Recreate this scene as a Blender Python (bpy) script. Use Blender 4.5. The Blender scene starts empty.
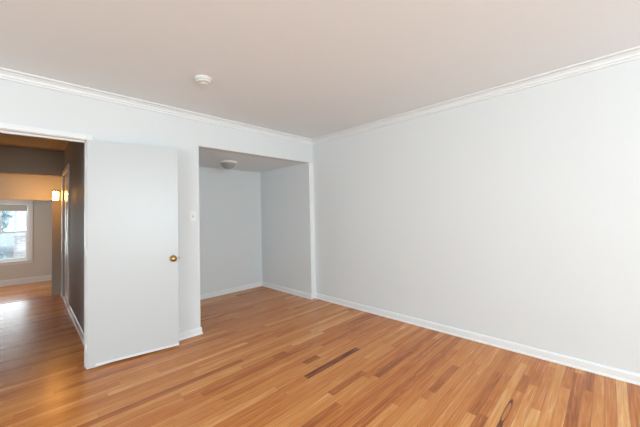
import bpy, bmesh, math, random
from mathutils import Vector, Matrix
random.seed(7)
S = bpy.context.scene
COL = S.collection

# ------------------------------------------------------------------ camera
F_PX, CX, CY = 290.106, 320.74, 205.53
YAW, PITCH, ROLL = 0.7913, 0.0295, -0.0227
fwd = Vector((math.sin(YAW) * math.cos(PITCH), math.cos(YAW) * math.cos(PITCH), math.sin(PITCH)))
rt = Vector((math.cos(YAW), -math.sin(YAW), 0)); up = rt.cross(fwd)
r2 = rt * math.cos(ROLL) + up * math.sin(ROLL); u2 = up * math.cos(ROLL) - rt * math.sin(ROLL)
cam = bpy.data.cameras.new('camera'); co = bpy.data.objects.new('camera', cam); COL.objects.link(co)
m = Matrix((r2, u2, -fwd)).transposed().to_4x4(); m.translation = Vector((-3.1311, -3.2428, 1.2883))
co.matrix_world = m
cam.sensor_fit = 'HORIZONTAL'; cam.sensor_width = 36.0; cam.lens = F_PX / 640 * 36
cam.shift_x = (320 - CX) / 640; cam.shift_y = (CY - 213.5) / 640; cam.clip_start = .02
S.camera = co

# ------------------------------------------------------------------ sky, daylight, exposure
W = bpy.data.worlds.new('sky'); S.world = W; W.use_nodes = True
bg = W.node_tree.nodes['Background']; bg.inputs[0].default_value = (.80, .91, 1, 1); bg.inputs[1].default_value = 2.4

def daylight(name, loc, rot, sx, sy, power, colour):
    l = bpy.data.lights.new(name, 'AREA'); l.shape = 'RECTANGLE'; l.size = sx; l.size_y = sy
    l.energy = power; l.color = colour
    o = bpy.data.objects.new(name, l); COL.objects.link(o); o.location = loc; o.rotation_euler = rot
    return o
R = math.radians
# daylight coming in at the near window and at the far room's windows, plus a side fill
daylight('daylight_near_window', (-2.95, -6.77, 1.40), (R(116), 0, 0), 2.3, 1.6, 205, (.79, .925, 1))
daylight('side_fill_light', (-6.37, -3.4, 1.45), (R(100), 0, R(-90)), 2.0, 1.6, 84, (.80, .93, 1))  # added fill from the left, evens out the light on the right wall
daylight('daylight_far_window', (-3.66, 9.32, .98), (R(-90), 0, 0), 1.1, 1.5, 30, (.86, .95, 1))
daylight('daylight_lower_room_window', (-5.62, 6.6, .9), (R(90), 0, R(-90)), 1.4, 1.5, 24, (1, .93, .84))
vs = S.view_settings
vs.view_transform = 'Standard'; vs.look = 'None'; vs.exposure = 0.11; vs.gamma = 1; vs.use_curve_mapping = False

# ------------------------------------------------------------------ materials
def srgb(r, g, b):
    f = lambda c: (c / 255 / 12.92) if c / 255 <= .04045 else ((c / 255 + .055) / 1.055) ** 2.4
    return (f(r), f(g), f(b), 1)

def mat(name, col, rough=.5, metal=0, bump=0, bscale=60, spec=.5, emit=None, estr=0, var=0):
    mt = bpy.data.materials.new(name); mt.use_nodes = True
    nt = mt.node_tree; b = nt.nodes['Principled BSDF']
    b.inputs['Base Color'].default_value = col; b.inputs['Roughness'].default_value = rough
    b.inputs['Metallic'].default_value = metal; b.inputs['Specular IOR Level'].default_value = spec
    tc = nt.nodes.new('ShaderNodeTexCoord')
    if bump:
        n = nt.nodes.new('ShaderNodeTexNoise'); n.inputs['Scale'].default_value = bscale; n.inputs['Detail'].default_value = 4
        bp = nt.nodes.new('ShaderNodeBump'); bp.inputs['Strength'].default_value = bump; bp.inputs['Distance'].default_value = .002
        nt.links.new(tc.outputs['Object'], n.inputs['Vector']); nt.links.new(n.outputs['Fac'], bp.inputs['Height'])
        nt.links.new(bp.outputs['Normal'], b.inputs['Normal'])
    if var:
        n = nt.nodes.new('ShaderNodeTexNoise'); n.inputs['Scale'].default_value = 2.2; n.inputs['Detail'].default_value = 5
        mx = nt.nodes.new('ShaderNodeMixRGB'); mx.blend_type = 'MIX'
        mx.inputs[1].default_value = col; mx.inputs[2].default_value = tuple(c * (1 - var) for c in col[:3]) + (1,)
        nt.links.new(tc.outputs['Object'], n.inputs['Vector']); nt.links.new(n.outputs['Fac'], mx.inputs[0])
        nt.links.new(mx.outputs[0], b.inputs['Base Color'])
    if emit:
        b.inputs['Emission Color'].default_value = emit; b.inputs['Emission Strength'].default_value = estr
    return mt

M = {}
M['wall'] = mat('wall_paint', (.755, .770, .772, 1), .55, bump=.12, bscale=140, spec=.3, var=.015)
M['ceiling'] = mat('ceiling_paint', (.86, .91, .935, 1), .8, bump=.1, bscale=120, spec=.2, var=.012)
M['trim'] = mat('trim_paint', (.84, .845, .845, 1), .3, bump=.05, bscale=40)
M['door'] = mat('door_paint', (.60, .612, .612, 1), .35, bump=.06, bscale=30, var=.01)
M['hall_dimmed_grey'] = mat('hall_dimmed_grey_paint', (.46, .48, .50, 1), .6, bump=.1, bscale=140, spec=.3)  # room's wall paint darkened: the dimness of the hall is in the colour
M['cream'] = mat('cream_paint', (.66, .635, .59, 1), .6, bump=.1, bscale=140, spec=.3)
M['hall_dimmed_warm'] = mat('hall_dimmed_warm_paint', (.42, .37, .32, 1), .8, bump=.1, bscale=120, spec=.2)  # white paint browned: hall dimness and lamp warmth put into the colour
M['tread'] = mat('varnished_oak_tread', srgb(190, 128, 76), .3)
M['brass'] = mat('polished_brass', (.50, .33, .13, 1), .28, 1)
M['plastic'] = mat('white_plastic', (.83, .83, .81, 1), .35)
M['grille'] = mat('grey_plastic', (.36, .36, .35, 1), .5)
M['nickel'] = mat('brushed_nickel', (.72, .70, .67, 1), .35, .7)
M['frosted'] = mat('frosted_glass', (.36, .345, .325, 1), .35, spec=.5)
M['bronze'] = mat('dark_bronze', (.10, .05, .03, 1), .4, .6)
M['shade'] = mat('lit_opal_glass', (.9, .8, .6, 1), .3, emit=(1, .45, .09, 1), estr=85)
M['steel'] = mat('screw_steel', (.55, .55, .55, 1), .35, 1)
M['sweep'] = mat('grey_rubber', (.42, .37, .34, 1), .6)
M['blind'] = mat('shade_fabric', (.62, .61, .58, 1), .8, bump=.2, bscale=300)
M['lawn'] = mat('lawn', (.42, .46, .48, 1), .9, bump=.6, bscale=30, var=.2)
M['roof'] = mat('roof_shingle', (.30, .30, .32, 1), .9, bump=.5, bscale=30)
M['leaf'] = mat('leaf', (.66, .80, .84, 1), .7, var=.4)
M['bark'] = mat('bark', (.22, .17, .13, 1), .9, bump=.6, bscale=20)
M['darkglass'] = mat('dark_window_glass', (.08, .10, .12, 1), .08)

def glass_mat():
    mt = bpy.data.materials.new('window_glass'); mt.use_nodes = True; nt = mt.node_tree
    nt.nodes.remove(nt.nodes['Principled BSDF']); out = nt.nodes['Material Output']
    t = nt.nodes.new('ShaderNodeBsdfTransparent'); t.inputs[0].default_value = (.97, .99, .985, 1)
    g = nt.nodes.new('ShaderNodeBsdfGlossy'); g.inputs['Roughness'].default_value = .02
    mx = nt.nodes.new('ShaderNodeMixShader'); mx.inputs[0].default_value = .06
    nt.links.new(t.outputs[0], mx.inputs[1]); nt.links.new(g.outputs[0], mx.inputs[2]); nt.links.new(mx.outputs[0], out.inputs[0])
    return mt
M['glass'] = glass_mat()

def brick_mat(name, c1, c2, mortar, sc, bw=.22, bh=.075, siding=False):
    mt = bpy.data.materials.new(name); mt.use_nodes = True; nt = mt.node_tree; b = nt.nodes['Principled BSDF']
    b.inputs['Roughness'].default_value = .85
    tc = nt.nodes.new('ShaderNodeTexCoord'); sp = nt.nodes.new('ShaderNodeSeparateXYZ'); cb = nt.nodes.new('ShaderNodeCombineXYZ')
    ad = nt.nodes.new('ShaderNodeMath'); ad.operation = 'ADD'
    nt.links.new(tc.outputs['Object'], sp.inputs[0]); nt.links.new(sp.outputs['X'], ad.inputs[0]); nt.links.new(sp.outputs['Y'], ad.inputs[1])
    nt.links.new(ad.outputs[0], cb.inputs['X']); nt.links.new(sp.outputs['Z'], cb.inputs['Y'])
    br = nt.nodes.new('ShaderNodeTexBrick'); br.inputs['Scale'].default_value = sc
    br.inputs['Color1'].default_value = c1; br.inputs['Color2'].default_value = c2; br.inputs['Mortar'].default_value = mortar
    br.inputs['Brick Width'].default_value = bw; br.inputs['Row Height'].default_value = bh; br.inputs['Mortar Size'].default_value = .012
    nt.links.new(cb.outputs[0], br.inputs['Vector']); nt.links.new(br.outputs['Color'], b.inputs['Base Color'])
    return mt
M['brick'] = brick_mat('painted_brick', (.52, .42, .42, 1), (.62, .53, .52, 1), (.75, .74, .74, 1), .6)
M['siding'] = brick_mat('pale_siding', (.80, .80, .82, 1), (.76, .77, .80, 1), (.55, .56, .60, 1), 1, 40, .16)
M['greysiding'] = brick_mat('grey_siding', (.42, .45, .52, 1), (.38, .41, .49, 1), (.25, .28, .34, 1), 1, 40, .2)

def oak_mat():
    mt = bpy.data.materials.new('oak_strip_floor'); mt.use_nodes = True; nt = mt.node_tree; N = nt.nodes.new; L = nt.links.new
    b = nt.nodes['Principled BSDF']
    at = N('ShaderNodeAttribute'); at.attribute_name = 'tone'
    tc = N('ShaderNodeTexCoord'); uv = N('ShaderNodeUVMap'); uv.uv_map = 'board'
    sp = N('ShaderNodeSeparateXYZ'); L(tc.outputs['Object'], sp.inputs[0])
    def mth(op, a, bb=None, c=None):
        n = N('ShaderNodeMath'); n.operation = op
        for i, v in enumerate((a, bb, c)):
            if v is None: continue
            if isinstance(v, (int, float)): n.inputs[i].default_value = v
            else: L(v, n.inputs[i])
        return n.outputs[0]
    # board tone
    ramp = N('ShaderNodeValToRGB'); e = ramp.color_ramp.elements
    e[0].position = 0; e[0].color = OAK[0]; e[1].position = 1; e[1].color = OAK[-1]
    for p, c in ((.18, OAK[1]), (.45, OAK[2]), (.75, OAK[3])):
        k = e.new(p); k.color = c
    # long grain, shifted for each board
    sh = mth('MULTIPLY', at.outputs['Fac'], 91.7)
    cb = N('ShaderNodeCombineXYZ')
    L(mth('MULTIPLY', sp.outputs['X'], 2.2), cb.inputs['X']); L(mth('MULTIPLY', sp.outputs['Y'], 75), cb.inputs['Y']); L(sh, cb.inputs['Z'])
    n1 = N('ShaderNodeTexNoise'); n1.inputs['Scale'].default_value = 1; n1.inputs['Detail'].default_value = 6; n1.inputs['Roughness'].default_value = .65
    L(cb.outputs[0], n1.inputs['Vector'])
    # cathedral figure
    cb2 = N('ShaderNodeCombineXYZ')
    L(mth('MULTIPLY', sp.outputs['X'], 1.1), cb2.inputs['X']); L(mth('MULTIPLY', sp.outputs['Y'], 16), cb2.inputs['Y']); L(sh, cb2.inputs['Z'])
    n2 = N('ShaderNodeTexNoise'); n2.inputs['Scale'].default_value = 1; n2.inputs['Detail'].default_value = 2
    L(cb2.outputs[0], n2.inputs['Vector'])
    ring = mth('SINE', mth('MULTIPLY', n2.outputs['Fac'], 55))
    fac = mth('ADD', at.outputs['Fac'], mth('ADD', mth('MULTIPLY', mth('SUBTRACT', n1.outputs['Fac'], .5), .75), mth('MULTIPLY', ring, .06)))
    L(fac, ramp.inputs['Fac'])
    # seams between the strips
    us = N('ShaderNodeSeparateXYZ'); L(uv.outputs[0], us.inputs[0])
    ed = mth('MINIMUM', us.outputs['Y'], mth('SUBTRACT', 1, us.outputs['Y']))       # 0 at the long seam
    seam = mth('LESS_THAN', ed, .022)
    en = mth('LESS_THAN', us.outputs['X'], .0016)
    gap = mth('MAXIMUM', seam, en)
    mx = N('ShaderNodeMixRGB'); mx.inputs[2].default_value = srgb(104, 62, 38)
    L(mth('MULTIPLY', gap, .55), mx.inputs[0]); L(ramp.outputs[0], mx.inputs[1])
    # a dark mineral streak: two thin loops joined at one end
    def streak(x0, y0, ax, ay, lo, hi):
        px = mth('DIVIDE', mth('SUBTRACT', sp.outputs['X'], x0), ax)
        wob = mth('MULTIPLY', mth('SUBTRACT', n1.outputs['Fac'], .5), .3)
        py = mth('ADD', mth('DIVIDE', mth('SUBTRACT', sp.outputs['Y'], y0), ay), wob)
        r = mth('ADD', mth('MULTIPLY', px, px), mth('MULTIPLY', py, py))
        return mth('MULTIPLY', mth('GREATER_THAN', r, lo), mth('LESS_THAN', r, hi))
    st = mth('MAXIMUM', streak(-.97, -2.735, .16, .015, .5, 1.1), streak(-1.16, -2.737, .07, .014, -1, 1))
    mx2 = N('ShaderNodeMixRGB'); mx2.inputs[2].default_value = srgb(66, 36, 24)
    L(mth('MULTIPLY', st, .85), mx2.inputs[0]); L(mx.outputs[0], mx2.inputs[1])
    L(mx2.outputs[0], b.inputs['Base Color'])
    b.inputs['Specular IOR Level'].default_value = .33
    L(mth('ADD', .2, mth('MULTIPLY', n1.outputs['Fac'], .12)), b.inputs['Roughness'])
    bp = N('ShaderNodeBump'); bp.inputs['Strength'].default_value = .18; bp.inputs['Distance'].default_value = .002
    L(mth('ADD', mth('MULTIPLY', n1.outputs['Fac'], .35), mth('MULTIPLY', gap, -.6)), bp.inputs['Height']); L(bp.outputs[0], b.inputs['Normal'])
    return mt
OAK = [srgb(84, 42, 22), srgb(152, 84, 40), srgb(198, 118, 59), srgb(220, 149, 84), srgb(238, 184, 122)]
M['oak'] = oak_mat()

# ------------------------------------------------------------------ mesh helpers
class MB:
    def __init__(s): s.bm = bmesh.new()
    def box(s, x0, x1, y0, y1, z0, z1, bev=0, mtx=None):
        t = bmesh.new()
        v = [t.verts.new((x, y, z)) for x in (x0, x1) for y in (y0, y1) for z in (z0, z1)]
        for f in ((0, 1, 3, 2), (4, 6, 7, 5), (0, 4, 5, 1), (2, 3, 7, 6), (0, 2, 6, 4), (1, 5, 7, 3)): t.faces.new([v[i] for i in f])
        if bev: bmesh.ops.bevel(t, geom=list(t.edges), offset=bev, segments=2, affect='EDGES', profile=.5)
        return s.merge(t, mtx)
    def lathe(s, prof, axis='Z', centre=(0, 0, 0), n=32, mtx=None):
        t = bmesh.new(); rings = []
        for r, h in prof:
            if r < 1e-5: rings.append([t.verts.new((0, 0, h))])
            else: rings.append([t.verts.new((r * math.cos(2 * math.pi * i / n), r * math.sin(2 * math.pi * i / n), h)) for i in range(n)])
        for a, b in zip(rings, rings[1:]):
            for i in range(n):
                j = (i + 1) % n
                if len(a) == 1 and len(b) == 1: continue
                if len(a) == 1: t.faces.new((a[0], b[i], b[j]))
                elif len(b) == 1: t.faces.new((a[i], b[0], a[j]))
                else: t.faces.new((a[i], b[i], b[j], a[j]))
        for f in t.faces: f.smooth = True
        mm = Matrix.Translation(centre)
        if axis == 'Y': mm = mm @ Matrix.Rotation(R(90), 4, 'X')
        if axis == 'X': mm = mm @ Matrix.Rotation(R(90), 4, 'Y')
        if mtx: mm = mtx @ mm
        return s.merge(t, mm)
    def run(s, prof, a, b, nrm):
        """extrude a (out, height) profile from a to b along a wall whose inward normal is nrm; mitres are given by the end points per profile point"""
        t = bmesh.new(); A = []; B_ = []
        for o, h in prof:
            A.append(t.verts.new(a(o, h))); B_.append(t.verts.new(b(o, h)))
        n = len(prof)
        for i in range(n):
            j = (i + 1) % n; t.faces.new((A[i], A[j], B_[j], B_[i]))
        t.faces.new(A[::-1]); t.faces.new(B_)
        return s.merge(t, None)
    def merge(s, t, mtx):
        bmesh.ops.recalc_face_normals(t, faces=list(t.faces))
        if mtx is not None: t.transform(mtx)
        me = bpy.data.meshes.new('t'); t.to_mesh(me); t.free(); s.bm.from_mesh(me); bpy.data.meshes.remove(me)
        return s
    def build(s, name, material, parent=None, loc=None):
        me = bpy.data.meshes.new(name); s.bm.to_mesh(me); s.bm.free(); me.materials.append(material)
        o = bpy.data.objects.new(name, me); COL.objects.link(o)
        if parent: o.parent = parent
        if loc: o.location = loc
        return o

def struct(o, label=None):
    o['kind'] = 'structure'
    if label: o['label'] = label
    return o
def tag(o, label, cat, group=None):
    o['label'] = label; o['category'] = cat
    if group: o['group'] = group
    return o
def empty(name, loc, rz=0):
    o = bpy.data.objects.new(name, None); COL.objects.link(o); o.location = loc; o.rotation_euler = (0, 0, rz); o.empty_display_size = .1
    return o

# ------------------------------------------------------------------ layout
H = 2.44                      # ceiling height
XL, YN = -6.2, -6.6         # left wall and near wall of the room
PX = -1.781                   # pier edge / alcove's left side
AX = -.0872                   # alcove's right wall
AD = 1.32                     # alcove depth
AZ = 2.085                    # soffit height
JX, JL, DH = -2.765, -3.50, 1.99   # doorway
WT = .12                      # wall thickness
HX, HL = -2.70, -3.75         # hall's right and left wall
HE = 3.56                     # hall end (top of the steps)
LZ = -.55                     # floor of the lower room
FY = 9.0                      # far wall

# floor of oak strips (one mesh; every strip carries its own tone)
def oak_floor(name, x0, x1, y0, y1, z, special=(), seed=1, pitch=.057, skip=None):
    rnd = random.Random(seed); bm = bmesh.new(); uvl = bm.loops.layers.uv.new('board'); tone = bm.faces.layers.float.new('tone')
    rows = int(math.ceil((y1 - y0) / pitch))
    for r in range(rows):
        ya, yb = y0 + r * pitch, min(y1, y0 + (r + 1) * pitch); yc = (ya + yb) / 2
        cuts = [x0]; x = x0 - rnd.uniform(0, 1.1)
        sp = [s for s in special if ya <= s[2] < yb]
        while True:
            x += rnd.choice((.5, .75, 1.0, 1.3, 1.6, 2.0)) * rnd.uniform(.85, 1.15)
            if x >= x1: break
            if x > x0 + .15 and not any(s[0] - .12 < x < s[1] + .12 for s in sp): cuts.append(x)
        for s in sp: cuts += [s[0], s[1]]
        cuts.append(x1); cuts.sort()
        for xa, xb in zip(cuts, cuts[1:]):
            if xb - xa < 1e-4: continue
            q = rnd.random()
            t = rnd.gauss(.55, .10)
            if q < .06: t = rnd.uniform(.27, .36)
            if q > .87: t = rnd.uniform(.70, .88)
            for s in sp:
                if abs(xa - s[0]) < 1e-4 and abs(xb - s[1]) < 1e-4: t = s[3]
            vs_ = [bm.verts.new(p) for p in ((xa, ya, z), (xb, ya, z), (xb, yb, z), (xa, yb, z))]
            f = bm.faces.new(vs_); f[tone] = t
            for lp, c in zip(f.loops, ((0, 0), (xb - xa, 0), (xb - xa, 1), (0, 1))): lp[uvl].uv = c
    me = bpy.data.meshes.new(name); bm.to_mesh(me); bm.free(); me.materials.append(M['oak'])
    o = bpy.data.objects.new(name, me); COL.objects.link(o)
    return struct(o)
oak_floor('floor', XL, .03, YN, HE, 0, special=(
    (-1.575, -.908, -1.525, .08), (-1.195, -.634, -1.92, .24), (-1.436, -1.27, -1.335, .2), (-1.56, -1.42, -1.015, .26),
    (-1.142, -.496, -2.56, .34), (-.673, -.40, -2.75, .33), (-1.42, -1.107, -2.63, .30), (-1.09, -.904, -2.296, .33),
    (-1.9, -1.2, -2.30, .72), (-1.25, -.2, -2.68, .78), (-1.6, -.75, -2.80, .74), (-2.4, -1.6, -1.76, .74)), seed=4)
oak_floor('floor_lower', -5.6, -1.5, HE + .30, FY, LZ, seed=9)
fs = MB()                                                     # steps down to the lower room and the nosing at the top
fs.box(-5.6, -1.5, HE - .001, HE + .02, LZ, -.002)
fs.box(-3.75, -2.70, HE - .02, HE + .03, -.025, .004, .004)
fs.box(-3.75, -2.70, HE + .02, HE + .30, LZ, -.183); fs.box(-3.75, -2.70, HE + .30, HE + .56, LZ, -.366)
struct(fs.build('floor_step', M['tread']))

# ceiling
c = MB()
c.box(XL - .1, .12, YN - .1, WT, H, H + .1)
struct(c.build('ceiling', M['ceiling']))
struct(MB().box(XL - .1, .12, WT, FY + .2, H, H + .1).build('ceiling_hall', M['hall_dimmed_warm']))
struct(MB().box(PX - .1, AX + .15, WT, AD + .1, AZ, AZ + .06).build('ceiling_alcove', M['ceiling']))
struct(MB().box(-5.7, -1.4, 4.22, FY + .1, 1.95, 2.05).build('ceiling_lower', M['cream']))

# walls of the room
b = MB()
b.box(XL, JL, 0, WT, 0, H); b.box(JL, JX, 0, WT, DH, H); b.box(JX, PX, 0, WT, 0, H)
b.box(PX, 0, 0, WT, AZ, H)
struct(b.build('wall_back', M['wall']))
struct(MB().box(AX, .12, 0, AD + .1, 0, AZ).build('wall_alcove_right', M['wall']))
struct(MB().box(PX - .08, AX, AD, AD + .1, 0, AZ + .03).build('wall_alcove_back', M['wall']))
struct(MB().box(PX - .1, PX, WT, AD, 0, AZ + .03).build('wall_alcove_left', M['wall']))
struct(MB().box(0, .12, YN, 0, 0, H).build('wall_right', M['wall']))
NW = (-4.1, -1.8, .65, 2.25)
n = MB(); n.box(XL - .1, NW[0], YN - .1, YN, 0, H); n.box(NW[1], .12, YN - .1, YN, 0, H); n.box(NW[0], NW[1], YN - .1, YN, 0, NW[2]); n.box(NW[0], NW[1], YN - .1, YN, NW[3], H)
struct(n.build('wall_near', M['wall']))
LW = (-4.4, -2.4, .65, 2.25)
n = MB(); n.box(XL - .1, XL, YN, LW[0], 0, H); n.box(XL - .1, XL, LW[1], WT, 0, H); n.box(XL - .1, XL, LW[0], LW[1], 0, LW[2]); n.box(XL - .1, XL, LW[0], LW[1], LW[3], H)
struct(n.build('wall_left', M['wall']))

# hall and stair head
HD = (2.42, 3.33, 2.04)       # hall door opening y0, y1, height
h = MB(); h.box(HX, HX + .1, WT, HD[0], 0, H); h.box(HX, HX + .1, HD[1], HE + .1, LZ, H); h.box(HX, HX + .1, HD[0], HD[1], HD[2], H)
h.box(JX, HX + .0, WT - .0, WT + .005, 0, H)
struct(h.build('wall_hall_right', M['hall_dimmed_grey']))
struct(MB().box(HL - .1, HL, WT, HE, 0, H).build('wall_hall_left', M['hall_dimmed_grey']))
struct(MB().box(HL, HX, 3.30, 3.38, 2.03, H).build('wall_hall_header', M['hall_dimmed_warm']))
k = MB(); k.box(-5.6, -1.5, 4.10, 4.22, 1.660, H);
struct(k.build('wall_stair_end', M['cream']))
struct(MB().box(-2.806, -1.5, 4.10, 4.22, LZ, 1.660).build('wall_stair_right', M['hall_dimmed_warm']))
# lower room
FW = (-4.22, -3.10, .13, 1.80)
w = MB(); w.box(-5.6, FW[0], FY, FY + .2, LZ, 2.1); w.box(FW[1], -1.5, FY, FY + .2, LZ, 2.1); w.box(FW[0], FW[1], FY, FY + .2, LZ, FW[2]); w.box(FW[0], FW[1], FY, FY + .2, FW[3], 2.1)
struct(w.build('wall_far', M['cream']))
struct(MB().box(-1.5, -1.4, HE, FY + .2, LZ, H).build('wall_lower_right', M['cream']))
SW = (5.9, 7.3, .15, 1.65)
w = MB(); w.box(-5.7, -5.6, HE, SW[0], LZ, H); w.box(-5.7, -5.6, SW[1], FY + .2, LZ, H); w.box(-5.7, -5.6, SW[0], SW[1], LZ, SW[2]); w.box(-5.7, -5.6, SW[0], SW[1], SW[3], H)
struct(w.build('wall_lower_left', M['cream']))
w = MB(); w.box(-5.7, HL, HE, HE + .1, LZ, H); w.box(HX + .1, -1.4, HE, HE + .1, LZ, H)
struct(w.build('wall_lower_near', M['cream']))

# crown moulding: fillet, cove, bead
CP = [(0, 0), (0, -.0717), (.010, -.0717), (.014, -.066), (.013, -.060), (.005, -.057), (.005, -.052), (.016, -.050), (.020, -.038), (.029, -.027), (.040, -.020), (.032, -.018), (.032, -.014), (.055, -.012), (.057, -.008), (.057, 0)]
def crown(name, p0, p1, nx, ny, m0=1, m1=1):
    d = (Vector(p1) - Vector(p0)).normalized()
    a = lambda o, hh: (p0[0] + nx * o + d.x * o * m0, p0[1] + ny * o + d.y * o * m0, H + hh)
    bb = lambda o, hh: (p1[0] + nx * o - d.x * o * m1, p1[1] + ny * o - d.y * o * m1, H + hh)
    return struct(MB().run(CP, a, bb, None).build(name, M['trim']))
crown('trim_crown_back', (XL, 0), (0, 0), 0, -1)
crown('trim_crown_right', (0, 0), (0, YN), -1, 0)
crown('trim_crown_left', (XL, YN), (XL, 0), 1, 0)
crown('trim_crown_near', (0, YN), (XL, YN), 0, 1)

# baseboards with a shoe
BP = [(0, 0), (.020, 0), (.020, .006), (.017, .013), (.0125, .016), (.0125, .062), (.009, .072), (0, .076)]
def base(name, p0, p1, nx, ny, m0=1, m1=1, prof=BP, z=0, material='trim'):
    d = (Vector(p1) - Vector(p0)).normalized()
    a = lambda o, hh: (p0[0] + nx * o + d.x * o * m0, p0[1] + ny * o + d.y * o * m0, z + hh)
    bb = lambda o, hh: (p1[0] + nx * o - d.x * o * m1, p1[1] + ny * o - d.y * o * m1, z + hh)
    return struct(MB().run(prof, a, bb, None).build(name, M[material]))
base('baseboard_right', (0, -.0), (0, YN), -1, 0, 0, 1)
base('baseboard_back', (JX + .043, 0), (PX, 0), 0, -1, 0, -1)
base('baseboard_back_doorside', (XL, 0), (JL - .061, 0), 0, -1, 1, 0)
base('baseboard_alcove_left', (PX, 0), (PX, AD), 1, 0, -1, 1)
base('baseboard_alcove_back', (PX, AD), (AX, AD), 0, -1)
base('baseboard_alcove_right', (AX, AD), (AX, .0), -1, 0, 1, 0)
base('baseboard_left', (XL, YN), (XL, 0), 1, 0)
base('baseboard_near', (0, YN), (XL, YN), 0, 1)
base('baseboard_hall_right', (HX, HD[0] - .09), (HX, WT), -1, 0, 0, 0)
base('baseboard_hall_right_end', (HX, HE - .02), (HX, HD[1] + .07), -1, 0, 0, 0)
base('baseboard_hall_left', (HL, WT), (HL, HE), 1, 0, 0, 0)
FP = [(0, 0), (.025, 0), (.02, .02), (.015, .025), (.015, .15), (.008, .17), (0, .17)]
base('baseboard_far', (-5.6, FY), (-1.5, FY), 0, -1, 0, 0, FP, LZ)

# white trim board at the alcove's right corner
struct(MB().box(AX - .004, -.0005, -.004, .004, 0, AZ - .002, .0015).build('trim_alcove_corner', M['trim']))

# door casing and jamb of the doorway
def frame3(x0, x1, z1, w, y0, y1, mtx=None):
    k = MB()
    k.box(x0 - w, x0, y0, y1, 0, z1 + w, .004, mtx); k.box(x1, x1 + w, y0, y1, 0, z1 + w, .004, mtx); k.box(x0, x1, y0, y1, z1, z1 + w, .004, mtx)
    return k
k = frame3(JL, JX, DH, .043, -.018, 0)
k.box(JX - .004, JX + .012, -.006, WT + .006, 0, DH); k.box(JL - .012, JL + .004, -.006, WT + .006, 0, DH); k.box(JL, JX, -.006, WT + .006, DH - .004, DH + .012)
k.box(JX - .009, JX - .004, .045, .08, 0, DH - .004); k.box(JL + .004, JL + .016, .045, .08, 0, DH - .004); k.box(JL, JX, .045, .08, DH - .016, DH - .004)
struct(k.build('trim_doorway_casing', M['trim']))

# casing of the hall door, its recessed leaf and the threshold
k = MB()
for a0, a1 in ((HD[0] - .075, HD[0]), (HD[1], HD[1] + .065)): k.box(HX - .02, HX, a0, a1, 0, HD[2] + .07, .004)
k.box(HX - .02, HX, HD[0], HD[1], HD[2], HD[2] + .07, .004)
struct(k.build('trim_hall_door_casing', M['trim']))
dr = struct(empty('door_2', (HX + .03, HD[0] + .004, 0)), 'closed white door in the hall wall beyond the doorway')
W2 = HD[1] - HD[0] - .008
MB().box(-.018, .018, 0, W2, .012, HD[2] - .004, .002).build('door_leaf', M['door'], dr)
k = MB()
for z0, z1 in ((.2, .95), (1.12, 1.85)):
    for y0, y1 in ((.12, W2 / 2 - .05), (W2 / 2 + .05, W2 - .12)):
        k.box(-.022, -.017, y0, y1, z0, z1, .002)
k.build('door_panel', M['door'], dr)
struct(MB().box(HX - .012, HX + .1, HD[0], HD[1], 0, .010, .003).build('trim_hall_threshold', M['trim']))

# ------------------------------------------------------------------ the open white door
HINGE = Vector((-2.767, -.030, 0)); FREE = Vector((-2.060, -.158, 0))
dv = FREE - HINGE; DW = dv.length; ang = math.atan2(dv.y, dv.x)
door = empty('door_1', HINGE, ang)                 # local x along the leaf, local -y the face towards the room
struct(door, 'white flush door with brass knob standing wide open against the wall'); door['category'] = 'door'
DT, Z0, Z1 = .034, .016, 1.985
MB().box(0, DW, 0, DT, Z0, Z1, .0015).build('door_leaf', M['door'], door)
sw = MB(); sw.box(.058, DW - .004, -.006, 0, Z0 + .002, Z0 + .022, .002).build('door_sweep', M['trim'], door)
for z in (.18, 1.0, 1.78):
    hb = MB(); hb.lathe([(0, -.045), (.006, -.045), (.006, .045), (0, .045)], 'Z', (-.006, .006, 0), 12)
    hb.box(-.003, .0, .004, DT - .004, -.045, .045)
    hb.build('hinge', M['trim'], door, (0, 0, z))
kn = MB().lathe([(0, 0), (.032, 0), (.032, .004), (.027, .009), (.013, .012), (.011, .026), (.019, .032), (.0275, .042), (.029, .052), (.025, .062), (.012, .068), (0, .0685)], 'Y', (0, 0, 0), 40)
knob = kn.build('door_knob', M['brass'], door, (DW - .050, 0, .882))
MB().lathe([(0, .0680), (.006, .0680), (.006, .0705), (0, .0705)], 'Y', (0, 0, 0), 16).build('lock_button', M['brass'], knob)
MB().box(DW - .0005, DW + .0015, .005, DT - .005, .845, .919).build('latch_plate', M['brass'], door)
MB().box(DW, DW + .010, .011, .023, .874, .890, .002).build('latch_bolt', M['bronze'], door)

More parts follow.
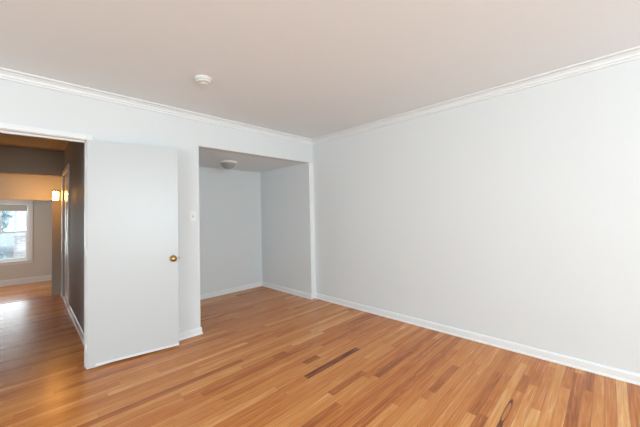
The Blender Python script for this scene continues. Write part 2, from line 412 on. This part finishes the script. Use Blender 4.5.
# ------------------------------------------------------------------ windows
def sash_window(name, origin, rz, w, zb, zt, label, muntin=False, wallt=.2, cas=.085):
    """local x along the wall, local -y towards the room, z from zb to zt"""
    e = struct(empty(name, origin, rz), label)
    k = MB(); k.box(-cas, 0, -.02, 0, zb - .02, zt + cas, .004); k.box(w, w + cas, -.02, 0, zb - .02, zt + cas, .004); k.box(0, w, -.02, 0, zt, zt + cas, .004)
    k.box(-cas - .008, w + cas + .008, -.028, 0, zt + cas, zt + cas + .018, .003)
    k.build('window_casing', M['trim'], e)
    k = MB(); k.box(0, .02, 0, wallt, zb, zt); k.box(w - .02, w, 0, wallt, zb, zt); k.box(0, w, 0, wallt, zt - .02, zt); k.box(0, w, 0, wallt, zb, zb + .02)
    k.build('window_frame', M['trim'], e)
    k = MB(); k.box(-cas - .02, w + cas + .02, -.05, 0, zb - .028, zb, .006); k.box(-cas, w + cas, -.018, 0, zb - .10, zb - .028, .004)
    k.build('window_sill', M['trim'], e)
    mid = (zb + zt) / 2
    for nm, z0, z1, y in (('upper_sash', mid - .02, zt - .02, .09), ('lower_sash', zb + .02, mid + .02, .05)):
        s = MB(); q = .045
        s.box(.02, .02 + q, y, y + .035, z0, z1, .003); s.box(w - .02 - q, w - .02, y, y + .035, z0, z1, .003)
        s.box(.02 + q, w - .02 - q, y, y + .035, z0, z0 + (.04 if nm[0] == 'u' else .06), .003); s.box(.02 + q, w - .02 - q, y, y + .035, z1 - .04, z1, .003)
        if muntin and nm[0] == 'u': s.box(w / 2 - .011, w / 2 + .011, y + .008, y + .027, z0 + .04, z1 - .04)
        so = s.build(nm, M['trim'], e)
        MB().box(.02 + q, w - .02 - q, y + .016, y + .019, z0 + .04, z1 - .04).build('pane', M['glass'], so)
    return e
sash_window('window_1', (FW[0], FY, 0), 0, FW[1] - FW[0], FW[2], FW[3], 'white double-hung window in the far room', True)
hw = (NW[1] - NW[0]) / 2
sash_window('window_2', (NW[0] + hw, YN, 0), R(180), hw, NW[2], NW[3], 'left half of the double window behind the viewer', False, .1)
sash_window('window_3', (NW[1], YN, 0), R(180), hw, NW[2], NW[3], 'right half of the double window behind the viewer', False, .1)
sash_window('added_window_4', (XL, LW[0], 0), R(90), LW[1] - LW[0], LW[2], LW[3], 'added wide sash window in the left wall, put in for fill light', False, .1)  # unseen window added to go with the side fill light
sash_window('window_5', (-5.6, SW[0], 0), R(90), SW[1] - SW[0], SW[2], SW[3], 'sash window in the left wall of the far room', False, .1)

# raised roller shade at the top of the far window
sh = empty('roller_shade', (FW[0] + .024, FY + .024, FW[3] - .045))
tag(sh, 'pale roller shade pulled partly down at the top of the far window', 'window shade')
sw_ = FW[1] - FW[0] - .048
MB().lathe([(0, 0), (.018, 0), (.018, sw_), (0, sw_)], 'X', (0, 0, 0), 20).build('roller', M['blind'], sh)
MB().box(.01, sw_ - .01, -.017, -.0155, -.165, .0).build('shade_cloth', M['blind'], sh)
MB().box(.01, sw_ - .01, -.021, -.011, -.185, -.163, .003).build('hem_bar', M['trim'], sh)

# ------------------------------------------------------------------ smoke detector
sd = empty('smoke_detector', (-2.100, -.883, H)); tag(sd, 'round white smoke detector on the ceiling', 'smoke detector')
MB().lathe([(0, 0), (.070, 0), (.072, -.003), (.072, -.010), (.066, -.013), (0, -.013)], 'Z', (0, 0, 0), 48).build('mounting_base', M['plastic'], sd)
MB().lathe([(0, -.013), (.060, -.013), (.062, -.018), (.060, -.030), (.054, -.036), (.040, -.039), (.039, -.036), (.030, -.036), (.029, -.040), (0, -.041)], 'Z', (0, 0, 0), 48).build('cover', M['plastic'], sd)
v = MB()
for i in range(24):
    a = 2 * math.pi * i / 24; v.box(.0605, .0628, -.004, .004, -.0285, -.0195, 0, Matrix.Rotation(a, 4, 'Z'))
v.build('vent_slots', M['grille'], sd)
MB().lathe([(0, -.0405), (.009, -.0405), (.009, -.044), (.007, -.0455), (0, -.0455)], 'Z', (-.0, 0, 0), 20).build('test_button', M['plastic'], sd)

# ------------------------------------------------------------------ flush ceiling light of the alcove
cl = empty('ceiling_light', (-1.072, .676, AZ)); tag(cl, 'unlit flush ceiling light with a frosted dome in the alcove', 'ceiling light')
MB().lathe([(0, 0), (.128, 0), (.134, -.006), (.134, -.016), (.128, -.026), (.112, -.030), (0, -.030)], 'Z', (0, 0, 0), 48).build('pan', M['plastic'], cl)
MB().lathe([(.112, -.028), (.110, -.036), (.098, -.058), (.078, -.080), (.052, -.098), (.026, -.108), (0, -.110)], 'Z', (0, 0, 0), 48).build('glass_dome', M['frosted'], cl)
MB().lathe([(0, -.106), (.014, -.107), (.014, -.111), (.008, -.114), (.011, -.120), (.009, -.127), (0, -.129)], 'Z', (0, 0, 0), 24).build('finial', M['nickel'], cl)

# ------------------------------------------------------------------ light switch on the pier
ls = empty('light_switch', (-1.851, 0, 1.298)); tag(ls, 'white toggle light switch on the wall between the open door and the alcove', 'light switch')
MB().box(-.036, .036, -.006, 0, -.058, .058, .0025).build('cover_plate', M['plastic'], ls)
MB().box(-.006, .006, -.0075, -.005, -.013, .013, .0008).build('toggle_slot', M['grille'], ls)
MB().box(-.0042, .0042, -.017, -.006, -.002, .010, .0012, Matrix.Rotation(R(-18), 4, 'X')).build('toggle', M['plastic'], ls)
for z in (-.03, .03): MB().lathe([(0, 0), (.0032, 0), (.0028, .0012), (0, .0014)], 'Y', (0, -.006, z), 12).build('screw', M['plastic'], ls)

# ------------------------------------------------------------------ wall sconce at the hall end
sc = empty('wall_sconce', (HX, 3.48, 1.705)); tag(sc, 'small lit sconce with a square glass shade at the end of the hall', 'wall lamp')
MB().box(-.014, 0, -.036, .036, -.07, .08, .004).build('backplate', M['bronze'], sc)
MB().box(-.056, -.010, -.010, .010, .074, .090, .003).build('arm', M['bronze'], sc)
MB().box(-.134, -.050, -.042, .042, .072, .100, .004).build('cap', M['bronze'], sc)
MB().box(-.128, -.056, -.036, .036, -.072, .074, .006).build('glass_shade', M['shade'], sc)

# ------------------------------------------------------------------ outdoors, seen through the far window
struct(MB().box(-60, 60, FY + .2, 90, -1.0, -.85).build('ground', M['lawn']))
hs = empty('brick_house', (-3.62, 19, -.85)); tag(hs, 'pale brick house with white siding above, seen through the right side of the far window', 'house')
MB().box(0, 7, 0, 7, 0, 1.35).build('brick_wall', M['brick'], hs)
MB().box(-.03, 7.03, -.03, 7.03, 1.35, 3.6).build('siding_wall', M['siding'], hs)
t = MB(); t.run([(-.4, 3.6), (7.4, 3.6), (3.5, 5.4)], lambda o, z: (o, -.4, z), lambda o, z: (o, 7.4, z), None); t.build('roof', M['roof'], hs)
for x in (1.2, 4.0):
    q = MB(); q.box(x, x + 1, -.08, -.03, 1.75, 3.05, .01); wq = q.build('window', M['trim'], hs)
    MB().box(x + .08, x + .92, -.085, -.078, 1.83, 2.97).build('pane', M['darkglass'], wq)
hs2 = empty('grey_house', (-12.2, 25, -.85)); tag(hs2, 'low grey house behind the lower left of the far window', 'house')
MB().box(0, 7.5, 0, 7, 0, 2.0).build('wall', M['greysiding'], hs2)
t = MB(); t.run([(-.4, 2.0), (7.9, 2.0), (7.0, 2.5), (.5, 2.5)], lambda o, z: (o, -.4, z), lambda o, z: (o, 7.4, z), None); t.build('roof', M['roof'], hs2)
rnd = random.Random(3)
def foliage(n, rx, ry, rz, size):
    bm = bmesh.new()
    for i in range(n):
        while True:
            p = Vector((rnd.uniform(-1, 1), rnd.uniform(-1, 1), rnd.uniform(-1, 1)))
            if .25 < p.length < 1: break
        p = Vector((p.x * rx, p.y * ry, p.z * rz)); a = Vector((rnd.gauss(0, 1), rnd.gauss(0, 1), rnd.gauss(0, 1))).normalized(); bq = a.orthogonal().normalized()
        s = size * rnd.uniform(.6, 1.3); cq = a.cross(bq)
        bm.faces.new([bm.verts.new(p + v_) for v_ in (-bq * s, -cq * s * .5, bq * s, cq * s * .5)])
    k = MB(); k.bm.free(); k.bm = bm; return k
tr = empty('tree', (-4.40, 15.9, -.85)); tag(tr, 'small pale leafy tree outside the left part of the far window', 'tree')
MB().lathe([(0, 0), (.14, 0), (.10, 1.2), (.06, 2.2), (0, 2.3)], 'Z', (0, 0, 0), 12).build('trunk', M['bark'], tr)
f = foliage(900, .75, .75, .9, .13).build('crown', M['leaf'], tr); f.location = (0, 0, 2.3)
hd = empty('hedge', (-5.0, 17.5, -.85)); tag(hd, 'low green hedge at the bottom left of the far window', 'hedge')
f = foliage(900, 1.25, .45, .42, .12).build('leaves', M['leaf'], hd); f.location = (0, 0, .36)
